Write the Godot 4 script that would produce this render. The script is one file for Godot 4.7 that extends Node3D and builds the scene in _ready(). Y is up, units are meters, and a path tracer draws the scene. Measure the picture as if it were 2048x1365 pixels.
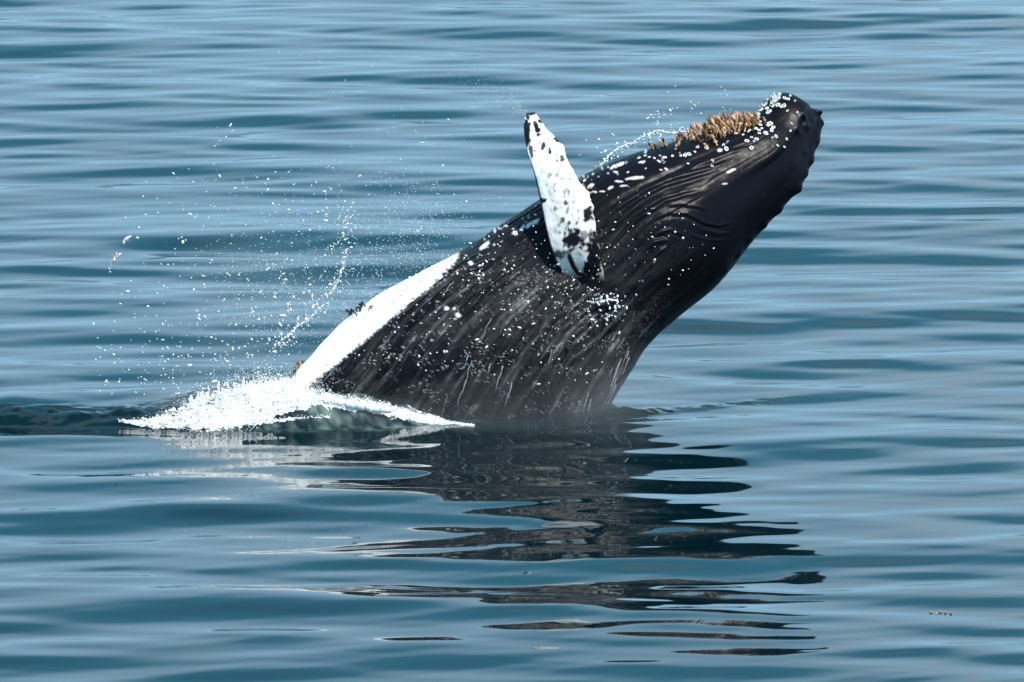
extends Node3D
# A humpback whale breaching on its back out of a calm blue sea.

const FOCAL := 14700.0          # photograph pixels per unit of tangent
const PITCH := 10.0             # the camera looks this far down
const DIST := 105.0             # metres from the camera to the whale
const WATER_ROW := 818.0        # row of the photograph where the whale's middle meets the sea
const PPM := 140.0              # photograph pixels per metre at the whale

var eye: Vector3
var rng := RandomNumberGenerator.new()
var noise_a := FastNoiseLite.new()
var noise_b := FastNoiseLite.new()
var noise_c := FastNoiseLite.new()

# ---------------------------------------------------------------- helpers
func pixel_ray(px: float, py: float) -> Vector3:
	var p := deg_to_rad(PITCH)
	var fwd := Vector3(0, -sin(p), -cos(p))
	var up := Vector3(0, cos(p), -sin(p))
	return fwd + Vector3.RIGHT * ((px - 1024.0) / FOCAL) - up * ((py - 682.5) / FOCAL)

func at(px: float, py: float, z: float) -> Vector3:          # a point at a depth of its own
	var d := pixel_ray(px, py)
	return eye + d * ((z - eye.z) / d.z)

func on_sea(px: float, py: float) -> Vector3:
	var d := pixel_ray(px, py)
	return eye + d * (-eye.y / d.y)

func seen(p: Vector3) -> Vector2:
	var a := deg_to_rad(PITCH)
	var q := p - eye
	var depth := q.dot(Vector3(0, -sin(a), -cos(a)))
	return Vector2(1024.0 + FOCAL * q.x / depth, 682.5 - FOCAL * q.dot(Vector3(0, cos(a), -sin(a))) / depth)

func numbered(called: String) -> String:
	if not has_node(NodePath(called)):
		return called
	var k := 1
	while has_node(NodePath("%s_%03d" % [called, k])):
		k += 1
	return "%s_%03d" % [called, k]

func tag(o: Node, label: String, category: String, group := "", kind := ""):
	if label: o.set_meta("label", label)
	if category: o.set_meta("category", category)
	if group: o.set_meta("group", group)
	if kind: o.set_meta("kind", kind)

func inst(called: String, mesh: Mesh, mat: Material, parent: Node = self) -> MeshInstance3D:
	var o := MeshInstance3D.new()
	o.name = called
	o.mesh = mesh
	if mat: o.material_override = mat
	o.cast_shadow = GeometryInstance3D.SHADOW_CASTING_SETTING_ON
	parent.add_child(o, true)
	return o

func mesh_of(v: PackedVector3Array, n: PackedVector3Array, c: PackedColorArray, idx: PackedInt32Array) -> ArrayMesh:
	var agree := 0.0                                          # front faces run clockwise: turn the triangles over if they disagree with the normals
	for t in range(0, idx.size() / 3, maxi(1, idx.size() / 3 / 400)):
		var q := (v[idx[t * 3 + 2]] - v[idx[t * 3]]).cross(v[idx[t * 3 + 1]] - v[idx[t * 3]])
		agree += signf(q.dot(n[idx[t * 3]]))
	if agree < 0.0:
		idx = idx.duplicate()
		for t in idx.size() / 3:
			var keep := idx[t * 3 + 1]
			idx[t * 3 + 1] = idx[t * 3 + 2]
			idx[t * 3 + 2] = keep
	var a := []
	a.resize(Mesh.ARRAY_MAX)
	a[Mesh.ARRAY_VERTEX] = v
	a[Mesh.ARRAY_NORMAL] = n
	if c.size() == v.size(): a[Mesh.ARRAY_COLOR] = c
	a[Mesh.ARRAY_INDEX] = idx
	var m := ArrayMesh.new()
	m.add_surface_from_arrays(Mesh.PRIMITIVE_TRIANGLES, a)
	return m

func grid_index(rows: int, cols: int, around := false) -> PackedInt32Array:
	var idx := PackedInt32Array()
	var last := cols if around else cols - 1
	idx.resize((rows - 1) * last * 6)
	var k := 0
	for i in rows - 1:
		for j in last:
			var j2 := (j + 1) % cols
			var a := i * cols + j
			var b := i * cols + j2
			var c := a + cols
			var d := b + cols
			idx[k] = a; idx[k + 1] = b; idx[k + 2] = c
			idx[k + 3] = b; idx[k + 4] = d; idx[k + 5] = c
			k += 6
	return idx

func grid_normals(v: PackedVector3Array, rows: int, cols: int, around := false, sgn := 1.0) -> PackedVector3Array:
	var n := PackedVector3Array()
	n.resize(v.size())
	for i in rows:
		var i0 := maxi(i - 1, 0) * cols
		var i1 := mini(i + 1, rows - 1) * cols
		for j in cols:
			var ja: int
			var jb: int
			if around:
				ja = (j + cols - 1) % cols
				jb = (j + 1) % cols
			else:
				ja = maxi(j - 1, 0)
				jb = mini(j + 1, cols - 1)
			var q := (v[i1 + j] - v[i0 + j]).cross(v[i * cols + jb] - v[i * cols + ja]) * sgn
			n[i * cols + j] = q.normalized() if q.length_squared() > 1e-18 else Vector3.UP
	return n

func spline(a: Array, t: float) -> float:                    # Catmull-Rom through a list of numbers
	var n := a.size()
	var i := clampi(int(floor(t)), 0, n - 2)
	var f := t - i
	var p0: float = a[maxi(i - 1, 0)]
	var p1: float = a[i]
	var p2: float = a[i + 1]
	var p3: float = a[mini(i + 2, n - 1)]
	return 0.5 * ((2.0 * p1) + (p2 - p0) * f + (2.0 * p0 - 5.0 * p1 + 4.0 * p2 - p3) * f * f + (3.0 * p1 - p0 - 3.0 * p2 + p3) * f * f * f)

func blob_mesh(radius: float, rings: int, segs: int, rough: float, seed_: int) -> ArrayMesh:   # a small uneven drop
	var r2 := RandomNumberGenerator.new()
	r2.seed = seed_
	var ph := [r2.randf() * 6.28, r2.randf() * 6.28, r2.randf() * 6.28]
	var v := PackedVector3Array()
	for i in rings + 1:
		var th := PI * i / rings
		for j in segs:
			var f := TAU * j / segs
			var d := Vector3(sin(th) * cos(f), cos(th), sin(th) * sin(f))
			var r := radius * (1.0 + rough * (sin(d.x * 3.1 + ph[0]) + sin(d.y * 4.3 + ph[1]) * 0.7 + sin(d.z * 3.7 + ph[2])) * 0.5)
			v.append(d * r)
	return mesh_of(v, grid_normals(v, rings + 1, segs, true, -1.0), PackedColorArray(), grid_index(rings + 1, segs, true))

func material(col: Color, rough: float, spec := 0.5, vertex := false) -> StandardMaterial3D:
	var m := StandardMaterial3D.new()
	m.albedo_color = Color(1, 1, 1) if vertex else col.linear_to_srgb()
	m.vertex_color_use_as_albedo = vertex
	m.roughness = rough
	m.metallic_specular = spec
	return m

# ---------------------------------------------------------------- small drawings in the plane that halves the whale
const RX := 460.0
const RY := 120.0
const RW := 1240
const RH := 790

func blank() -> PackedFloat32Array:
	var a := PackedFloat32Array()
	a.resize(RW * RH)
	return a

func pick(a: PackedFloat32Array, u: float, v: float) -> float:
	var x := clampf(u - RX, 0.0, RW - 1.01)
	var y := clampf(v - RY, 0.0, RH - 1.01)
	var i := int(x)
	var j := int(y)
	var fx := x - i
	var fy := y - j
	var k := j * RW + i
	return lerpf(lerpf(a[k], a[k + 1], fx), lerpf(a[k + RW], a[k + RW + 1], fx), fy)

func stroke(a: PackedFloat32Array, pts: Array, r0: float, r1: float, height: float, soft := 0.5, side := 0.0):
	# a line with round ends; side > 0 adds a trough beside the ridge
	var reach := maxf(r0, r1) * (3.0 if side != 0.0 else 1.6) + 2.0
	var lo := Vector2(1e9, 1e9)
	var hi := -lo
	for p in pts:
		lo = lo.min(p)
		hi = hi.max(p)
	var n := pts.size() - 1
	for j in range(maxi(0, int(lo.y - reach - RY)), mini(RH - 1, int(hi.y + reach - RY) + 1)):
		for i in range(maxi(0, int(lo.x - reach - RX)), mini(RW - 1, int(hi.x + reach - RX) + 1)):
			var q := Vector2(i + RX, j + RY)
			var best := 1e9
			var sd := 0.0
			var along := 0.0
			for k in n:
				var p0: Vector2 = pts[k]
				var d: Vector2 = pts[k + 1] - p0
				var t := clampf((q - p0).dot(d) / d.length_squared(), 0, 1)
				var e := q - p0 - d * t
				if e.length() < best:
					best = e.length()
					sd = signf(d.cross(e))
					along = (k + t) / n
			var r := lerpf(r0, r1, along)
			if r <= 0.01 or best > reach:
				continue
			var cell := j * RW + i
			if side != 0.0:
				var taper := smoothstep(0.0, 0.2, along) * smoothstep(1.0, 0.75, along)
				var s := best * sd * signf(side)
				a[cell] += height * taper * (exp(-s * s / (r * r)) - absf(side) * exp(-(s - 1.6 * r) * (s - 1.6 * r) / (r * r)))
			else:
				a[cell] = maxf(a[cell], height * (1.0 - smoothstep(r * (1.0 - soft), r * (1.0 + soft), best)))

func dab(a: PackedFloat32Array, x: float, y: float, rx: float, ry: float, turn: float, height: float, ragged := 0.25):
	var r := maxf(rx, ry) * 1.5 + 2.0
	var cs := cos(turn)
	var sn := sin(turn)
	for j in range(maxi(0, int(y - r - RY)), mini(RH - 1, int(y + r - RY) + 1)):
		for i in range(maxi(0, int(x - r - RX)), mini(RW - 1, int(x + r - RX) + 1)):
			var dx := i + RX - x
			var dy := j + RY - y
			var p := (dx * cs + dy * sn) / rx
			var q := (dy * cs - dx * sn) / ry
			var d := sqrt(p * p + q * q) + noise_b.get_noise_2d(i * 3.6, j * 3.6) * ragged * 1.6
			var cell := j * RW + i
			a[cell] = maxf(a[cell], height * (1.0 - smoothstep(0.75, 1.15, d)))

# ---------------------------------------------------------------- sea
var wkx := PackedFloat32Array()
var wkz := PackedFloat32Array()
var wam := PackedFloat32Array()
var wph := PackedFloat32Array()
var wln := PackedFloat32Array()

func make_waves():
	var r := RandomNumberGenerator.new()
	r.seed = 4107
	#             wavelength from, to, count, rms slope, spread of directions
	for band in [[4.5, 9.0, 8, 0.028, 0.26], [1.4, 3.6, 24, 0.048, 0.24], [0.65, 1.3, 18, 0.027, 0.26], [0.28, 0.6, 14, 0.009, 0.32]]:
		var count: int = band[2]
		for k in count:
			var lam := exp(lerpf(log(band[0]), log(band[1]), (k + r.randf()) / count))
			var dir := r.randfn(0.05, band[4]) + (PI if r.randf() < 0.35 else 0.0)
			var w := TAU / lam
			var slope: float = band[3] * sqrt(2.0 / count)
			wkx.append(w * sin(dir))
			wkz.append(w * cos(dir))
			wam.append(slope / w)
			wph.append(r.randf() * TAU)
			wln.append(lam)

func sea_swell(x: float, z: float, step: float) -> float:
	var h := 0.0
	for k in wkx.size():
		if wln[k] > step * 2.6:
			h += wam[k] * sin(wkx[k] * x + wkz[k] * z + wph[k])
	return h

const MOUND := [0.02, 0.04, 0.08, 0.14, 0.19, 0.20, 0.20, 0.19, 0.19, 0.20, 0.26, 0.33, 0.38, 0.39, 0.37, 0.33, 0.21, 0.10, 0.03, 0.0, 0.0]   # height of the mound, every half metre from x = -9.5

func sea_shove(x: float, z: float) -> float:                  # what the whale pushes up: the lip of water on the left, a low ring on the right
	if x < -9.5 or x > 6.0 or z < -5.0 or z > 4.0:
		return 0.0
	var h := 0.0
	var rag := noise_a.get_noise_2d(x * 60.0, z * 60.0)
	# the mound of water piled up before the flank, with a steep front
	var k := clampf((x + 9.5) / 0.5, 0.0, 19.99)
	var crest := spline(MOUND, k) * (1.0 + 0.25 * noise_a.get_noise_1d(x * 45.0))
	if crest > 0.003:
		var foot := 1.50 - 0.035 * (x + 3.6) * (x + 3.6) + 0.05 * rag
		var up := clampf((foot - z) / 0.52, 0.0, 1.0)
		var lip := up * (2.0 - up) * smoothstep(-2.2, 0.3, z)
		h += crest * lip
		var chop := smoothstep(0.0, 0.25, crest) * smoothstep(foot + 0.01, foot - 0.2, z) * smoothstep(lerpf(0.35, -1.6, smoothstep(-5.2, -3.8, x)), lerpf(0.85, 0.0, smoothstep(-5.2, -3.8, x)), z)
		h += chop * (0.06 * noise_b.get_noise_2d(x * 36.0, z * 120.0) + 0.04 * noise_c.get_noise_2d(x * 105.0, z * 300.0) + 0.02 * noise_b.get_noise_2d(x * 230.0 + 90.0, z * 600.0))
	# a low ragged ring on the right, curling away behind the whale's back
	var zc := 0.47 - 0.55 * (x - 1.6)
	if x > 1.0:
		var dz := z - zc
		var near := smoothstep(2.6, 1.5, x)
		var ring := exp(-dz * dz / (0.018 + 0.04 * near)) * smoothstep(1.0, 1.4, x) * smoothstep(4.6, 2.2, x)
		h += ring * (0.025 + 0.05 * near + 0.035 * noise_b.get_noise_2d(x * 70.0, z * 120.0) + 0.03 * noise_c.get_noise_2d(x * 160.0, z * 220.0))
	return h

func sea_color(x: float, z: float) -> Color:
	var deep := Color(0.002, 0.009, 0.013)
	if x < -9.5 or x > 6.0 or z < -5.0 or z > 4.0:
		return deep
	var along := smoothstep(-4.6, -3.4, x) * smoothstep(-0.2, -1.2, x)
	var zone := along * smoothstep(1.75, 1.2, z) * smoothstep(-1.5, 0.2, z)
	var air := clampf(0.30 + 0.9 * noise_b.get_noise_2d(x * 70.0, z * 160.0) + 0.9 * noise_c.get_noise_2d(x * 330.0, z * 420.0), 0.0, 1.0)
	return deep.lerp(Color(0.16, 0.24, 0.22), zone * air)

func build_sea():
	make_waves()
	var xs := PackedFloat32Array()
	var zs := PackedFloat32Array()
	var gx := []
	var s := 0.12
	var x := 9.6
	while x < 5000.0:
		gx.append(x)
		s *= 1.22
		x += s
	for k in range(gx.size() - 1, -1, -1): xs.append(-gx[k])
	x = -9.55
	while x < 9.58:
		xs.append(x)
		x += 0.055
	for g in gx: xs.append(g)
	# rows: from behind the camera to the horizon
	var z := 18.5
	var front := []
	s = 0.1
	while z < 600.0:
		front.append(z)
		s *= 1.25
		z += s
	for k in range(front.size() - 1, -1, -1): zs.append(front[k])
	z = 18.44
	while z > -48.0:
		zs.append(z)
		var fine := 0.066 + 0.0008 * (18.5 - z)
		if z > -2.5 and z < 2.2: fine = 0.045
		z -= fine
	s = 0.14
	while z > -9000.0:
		zs.append(z)
		s *= 1.16
		z -= s
	var rows := zs.size()
	var cols := xs.size()
	var v := PackedVector3Array()
	var c := PackedColorArray()
	v.resize(rows * cols)
	c.resize(rows * cols)
	var n := wkx.size()
	var sx := PackedFloat32Array()
	sx.resize(cols)
	for j in cols:
		sx[j] = absf(xs[mini(j + 1, cols - 1)] - xs[maxi(j - 1, 0)]) * 0.5
	var acc := PackedFloat32Array()
	acc.resize(cols)
	for i in rows:
		z = zs[i]
		var sz := absf(zs[mini(i + 1, rows - 1)] - zs[maxi(i - 1, 0)]) * 0.5
		acc.fill(0.0)
		for k in n:
			var lim := wln[k] / 2.6
			if sz > lim:
				continue
			var ph := wkz[k] * z + wph[k]
			var kx := wkx[k]
			var am := wam[k]
			for j in cols:
				if sx[j] <= lim:
					acc[j] += am * sin(kx * xs[j] + ph)
		for j in cols:
			v[i * cols + j] = Vector3(xs[j], acc[j] + sea_shove(xs[j], z), z)
			c[i * cols + j] = sea_color(xs[j], z)
	var m := material(Color(1, 1, 1), 0.03, 0.5, true)
	var sea := inst("sea", mesh_of(v, grid_normals(v, rows, cols, false, -1.0), c, grid_index(rows, cols)), m)
	tag(sea, "calm blue sea with long smooth ripples and the whale's broken reflection", "sea", "", "structure")

# ---------------------------------------------------------------- whale
# belly edge and back edge of the whale in the plane that halves it, from under the water to the tip of the jaws
const BELLY := [[330, 985], [470, 866], [548, 792], [634, 694], [735, 611], [820, 567], [910, 521], [1010, 455], [1110, 392], [1220, 340], [1340, 299], [1430, 272], [1496, 244], [1518, 216], [1536, 199], [1552, 191], [1568, 190], [1586, 203], [1606, 218]]
const BACK := [[1100, 1090], [1165, 945], [1203, 858], [1236, 794], [1272, 734], [1300, 688], [1333, 650], [1388, 602], [1443, 556], [1500, 488], [1558, 424], [1604, 370], [1628, 312], [1637, 284], [1643, 265], [1645, 252], [1644, 240], [1636, 230], [1614, 220]]
const WIDE := [0.46, 0.47, 0.50, 0.54, 0.60, 0.67, 0.73, 0.79, 0.85, 0.9, 0.92, 0.94, 0.95, 0.92, 0.86, 0.78, 0.68, 0.56, 0.35]

var bvx := []
var bvy := []
var bdx := []
var bdy := []
var bvz := []
var bdz := []
const LEAN := 0.7                                             # the whale leans away from the boat: metres back for each metre up
const SIDE := Vector3(0, 0.5735, 0.8192)                      # out of its near flank

func at_lean(px: float, py: float, off := 0.0) -> Vector3:    # the point of the leaning plane that is seen there, moved out by off
	var p := at(px, py, off)
	for k in 6:
		p = at(px, py, off - LEAN * maxf(p.y, 0.0))
	return p

func skin(s: float, phi: float) -> Vector3:                  # the smooth body; s counts the stations, phi runs from belly (0) to back (PI)
	var vx := spline(bvx, s)
	var vy := spline(bvy, s)
	var dx := spline(bdx, s)
	var dy := spline(bdy, s)
	var vz := spline(bvz, s)
	var dz := spline(bdz, s)
	var h := Vector3(vx - dx, vy - dy, vz - dz) * 0.5
	var w := spline(WIDE, s) * h.length()
	var cs := cos(phi)
	var sn := sin(phi)
	cs = signf(cs) * pow(absf(cs), 0.94)
	sn = signf(sn) * pow(absf(sn), 0.94)
	return Vector3(vx + dx, vy + dy, vz + dz) * 0.5 + h * cs * 0.978 + SIDE * (w * sn)

func plane_u(p: Vector3) -> Vector2:                          # where a point lies in the drawings of the halving plane
	return Vector2(1024.0 + PPM * p.x, WATER_ROW - PPM * p.y)

var finder := []                                              # coarse points of the near flank: [seen at, s, phi, point]

func make_finder():
	for i in 150:
		for j in 81:
			var s := 1.0 + 17.0 * i / 149.0
			var phi := PI * j / 80.0
			var p := skin(s, phi)
			finder.append([seen(p), s, phi, p])

func find(px: float, py: float) -> Array:
	var best := 1e18
	var got: Array
	var q := Vector2(px, py)
	for f in finder:
		var d: float = q.distance_squared_to(f[0])
		if d < best:
			best = d
			got = f
	return got

func flat(pts: Array) -> Array:                               # points seen on the near flank, moved into the halving plane
	var out := []
	for p in pts:
		var f := find(p[0], p[1])
		out.append(plane_u(f[3]) + (Vector2(p[0], p[1]) - f[0]))
	return out

var belly_a: Vector2
var belly_b: Vector2
var relief: PackedFloat32Array
var pale: PackedFloat32Array
var blotch: PackedFloat32Array

func draw_marks():
	var cut := flat([[914, 522], [602, 784]])
	belly_a = cut[0]
	belly_b = cut[1]
	relief = blank()
	pale = blank()
	blotch = blank()
	# folds of skin at the jaw hinge and round the eye: ridges with a trough beside them
	for f in [
		[[[1232, 618], [1262, 575], [1285, 545], [1300, 520], [1322, 500], [1345, 490]], 6.0, 0.040, -0.9],
		[[[1242, 548], [1262, 525], [1285, 502], [1308, 484], [1325, 480], [1345, 484]], 5.0, 0.032, -0.9],
		[[[1300, 478], [1322, 464], [1342, 460], [1362, 468], [1385, 482]], 4.0, 0.018, 0.8],
		[[[1310, 440], [1340, 426], [1375, 428], [1410, 446], [1440, 452], [1475, 442]], 4.0, 0.020, 0.8],
		[[[1330, 412], [1360, 408], [1395, 414], [1425, 424]], 3.5, 0.016, 0.8],
		[[[1380, 440], [1405, 458], [1440, 468], [1465, 464]], 3.5, 0.016, -0.8],
		[[[1370, 462], [1400, 476], [1430, 481], [1450, 480]], 3.5, 0.014, -0.8],
		[[[1240, 470], [1268, 440], [1295, 420], [1330, 402], [1372, 390], [1420, 378]], 5.0, 0.026, -0.8],
		[[[1215, 500], [1250, 462], [1290, 428], [1330, 405]], 4.0, 0.022, -0.8],
		[[[1205, 480], [1240, 440], [1280, 405], [1330, 378], [1390, 360], [1450, 340]], 5.5, 0.030, -0.8],
		[[[1200, 445], [1240, 412], [1290, 380], [1350, 356], [1410, 340], [1480, 318]], 5.5, 0.032, -0.8],
		[[[1280, 385], [1340, 355], [1400, 330], [1460, 305], [1500, 292]], 5.0, 0.030, -0.8],
		[[[1360, 340], [1410, 320], [1460, 296], [1505, 276]], 5.0, 0.024, -0.8],
		[[[1265, 480], [1285, 455], [1300, 440]], 3.5, 0.016, 0.8],
		[[[1230, 580], [1262, 540], [1275, 512]], 3.5, 0.012, 0.8],
		[[[1135, 690], [1170, 652], [1210, 620], [1235, 606]], 4.5, 0.030, 0.9],
		[[[1120, 668], [1150, 640], [1185, 615]], 4.0, 0.026, 0.9],
		[[[1125, 735], [1160, 712], [1200, 676], [1225, 650]], 6.0, 0.030, 0.9],
		[[[1110, 640], [1135, 622], [1165, 606]], 4.0, 0.022, 0.9],
	]:
		stroke(relief, flat(f[0]), f[1], f[1] * 0.8, f[2] * 0.55, 0.5, f[3])
	# the soft bulge below the eye
	var b: Vector2 = flat([[1340, 535]])[0]
	for j in range(-60, 61):
		for i in range(-68, 69):
			var cell := (int(b.y - RY) + j) * RW + int(b.x - RX) + i
			relief[cell] += 0.045 * exp(-(i * i * 0.001 + j * j * 0.0015 + i * j * 0.00125))
	# pale scars: [x, y, half length, half width, turn]
	for m in [[1270, 357, 27, 3.4, -0.1], [1238, 364, 12, 2, 0], [1248, 372, 9, 1.8, -0.1], [1222, 376, 9, 3, -0.5], [1183, 372, 9, 4, -0.5], [1226, 333, 8, 3, -0.5], [1242, 328, 10, 2.6, -0.4],
			[1058, 449, 11, 4, -0.7], [1072, 444, 11, 4, -0.6], [1045, 455, 8, 3, -0.8], [1030, 466, 8, 4, -0.4], [970, 492, 14, 4.5, -0.6], [942, 526, 6, 4, 0.2],
			[1462, 342, 12, 3.5, -0.3], [1205, 384, 7, 1.8, 0], [1190, 384, 5, 1.8, 0.2], [1232, 345, 6, 2, 0.2], [1333, 338, 5, 2.4, 0.5], [1318, 322, 5, 2, 0.4], [1285, 325, 8, 2, -0.2],
			[893, 616, 6, 5, 0], [908, 617, 4, 4, 0], [916, 630, 7, 5, 0], [1450, 368, 7, 1.6, 0], [1440, 300, 6, 4, 0]]:
		var f := find(m[0], m[1])
		var q: Vector2 = plane_u(f[3]) + (Vector2(m[0], m[1]) - f[0])
		dab(pale, q.x, q.y, m[2] * 0.82, m[3] * 0.75, m[4], 0.85)
	rng.seed = 77
	for k in 190:                                             # ticks and nicks
		var s := rng.randf_range(2.6, 15.0)
		var phi := absf(rng.randfn(0.35, 0.5)) if s > 6.0 else rng.randf_range(0.75, 2.3)
		if phi > 2.6: continue
		var q := plane_u(skin(s, phi))
		var big := 1.0 if s > 6.0 else 0.8
		dab(pale, q.x, q.y, rng.randf_range(1.3, 3.8) * big, rng.randf_range(0.9, 1.5) * big, rng.randf_range(-0.7, 0.3), rng.randf_range(0.35, 0.9))
	# black on the white flipper
	for m in [[1118, 279, 9, 6, 0.9, 1.0], [1077, 258, 6, 15, -0.25, 1.0], [1084, 240, 5, 8, 0.6, 1.0], [1054, 266, 9, 46, 0.0, 1.0], [1062, 300, 5, 20, -0.2, 0.9], [1060, 227, 12, 9, 0, 1.0], [1102, 302, 3, 11, -0.2, 1.0], [1089, 294, 4, 8, 0.3, 0.95], [1127, 319, 5, 7, -0.3, 0.9],
			[1084, 401, 9, 6, 0.1, 1.0], [1100, 352, 4, 6, 0.3, 0.6], [1143, 360, 3, 4, 0, 0.7], [1135, 409, 5, 6, 0.2, 0.9], [1112, 420, 4, 5, 0, 0.8], [1140, 421, 4, 3, 0, 0.6], [1128, 442, 5, 5, 0.4, 0.85], [1141, 449, 5, 4, 0, 0.9], [1112, 384, 2, 4, 0, 0.6], [1133, 388, 2, 5, 0, 0.6],
			[1158, 448, 2, 6, 0.5, 0.8], [1160, 424, 2, 5, 0.6, 0.6], [1180, 433, 10, 16.8, 0.1, 1.0], [1149, 482, 21.25, 21.28, 0.1, 1.0], [1170, 475, 10, 15.68, 0.3, 0.7], [1190, 520, 18.75, 62.72, 0.12, 1.0], [1176, 545, 10, 20, 0, 1.0], [1118, 512, 14, 8, 0.3, 0.9], [1135, 508, 12, 5, -0.2, 0.8], [1118, 545, 7, 26, -0.35, 1.0]]:
		dab(blotch, m[0], m[1], m[2], m[3], m[4], m[5], 0.45)
	stroke(blotch, [Vector2(1140, 515), Vector2(1147, 535), Vector2(1156, 550), Vector2(1170, 556)], 5, 5, 1.0, 0.4)
	stroke(blotch, [Vector2(1128, 556), Vector2(1145, 566), Vector2(1172, 562)], 7, 8, 1.0, 0.4)
	stroke(blotch, [Vector2(1047, 300), Vector2(1058, 325), Vector2(1070, 360), Vector2(1079, 400), Vector2(1086, 440), Vector2(1098, 490), Vector2(1112, 530)], 5, 5, 1.0, 0.4)
	rng.seed = 5
	for k in 46:
		var t := rng.randf()
		dab(blotch, lerpf(1090, 1150, t) + rng.randf_range(-26, 26), lerpf(300, 470, t) + rng.randf_range(-20, 20), rng.randf_range(1.2, 3), rng.randf_range(1.5, 4.5), rng.randf_range(-0.6, 0.6), rng.randf_range(0.25, 0.8), 0.5)

const FIN := [[1150, 640, 1218, 628], [1134, 598, 1212, 592], [1121, 560, 1209, 560], [1110, 525, 1203, 515], [1098, 485, 1195, 470], [1088, 440, 1187, 425], [1079, 395, 1180, 390], [1070, 355, 1160, 364], [1062, 325, 1143, 334], [1056, 305, 1131, 308], [1051, 285, 1125, 289], [1048, 262, 1104, 268], [1048, 245, 1088, 251], [1050, 232, 1077, 236], [1056, 223, 1068, 224]]

func whale_skin_color(s: float, phi: float, q: Vector2, white: float) -> Color:
	var fine := noise_b.get_noise_3d(s * 260.0, phi * 900.0, 3.0)
	var broad := noise_a.get_noise_3d(s * 60.0, phi * 90.0, 8.0)
	var c := Color(0.0065, 0.0065, 0.0085)
	var scuffed := smoothstep(8.5, 4.0, s) * smoothstep(0.15, 0.5, phi)
	var comb := noise_b.get_noise_3d(s * 26.0, phi * 640.0, 60.0) + 0.6 * noise_c.get_noise_3d(s * 60.0, phi * 1500.0, 20.0)   # scuffs run with the grooves
	var dust := scuffed * clampf(0.30 + 1.1 * comb + 0.35 * fine + 0.8 * broad, 0.0, 1.4)
	c = c.lerp(Color(0.050, 0.052, 0.060), clampf(dust, 0, 1) * 0.55)
	var patch := smoothstep(-0.1, 0.35, noise_a.get_noise_2d(q.x * 1.3 + 300.0, q.y * 2.2))
	var fleck := smoothstep(0.36, 0.52, noise_b.get_noise_2d(q.x * 7.0, q.y * 19.0)) * smoothstep(7.2, 4.0, s) * smoothstep(0.3, 0.7, phi) * patch
	fleck = maxf(fleck, 0.28 * smoothstep(0.32, 0.55, comb) * smoothstep(6.5, 3.5, s) * smoothstep(0.4, 0.7, phi) * (0.3 + patch))
	c = c.lerp(Color(0.36, 0.37, 0.39), clampf(fleck, 0, 1) * 0.8)
	c = c.lerp(Color(0.74, 0.75, 0.74), clampf(white, 0, 1))
	# the white belly
	var bl := (belly_a - belly_b).normalized()
	var d := (q - belly_a).cross(bl) * -1.0
	var edge := d + noise_b.get_noise_2d(q.x * 6.0, q.y * 6.0) * 5.0
	var belly := smoothstep(3.0, -3.0, edge) * smoothstep(belly_a.x + 8.0, belly_a.x - 6.0, q.x)
	return c.lerp(Color(0.82, 0.83, 0.83), belly)

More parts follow.
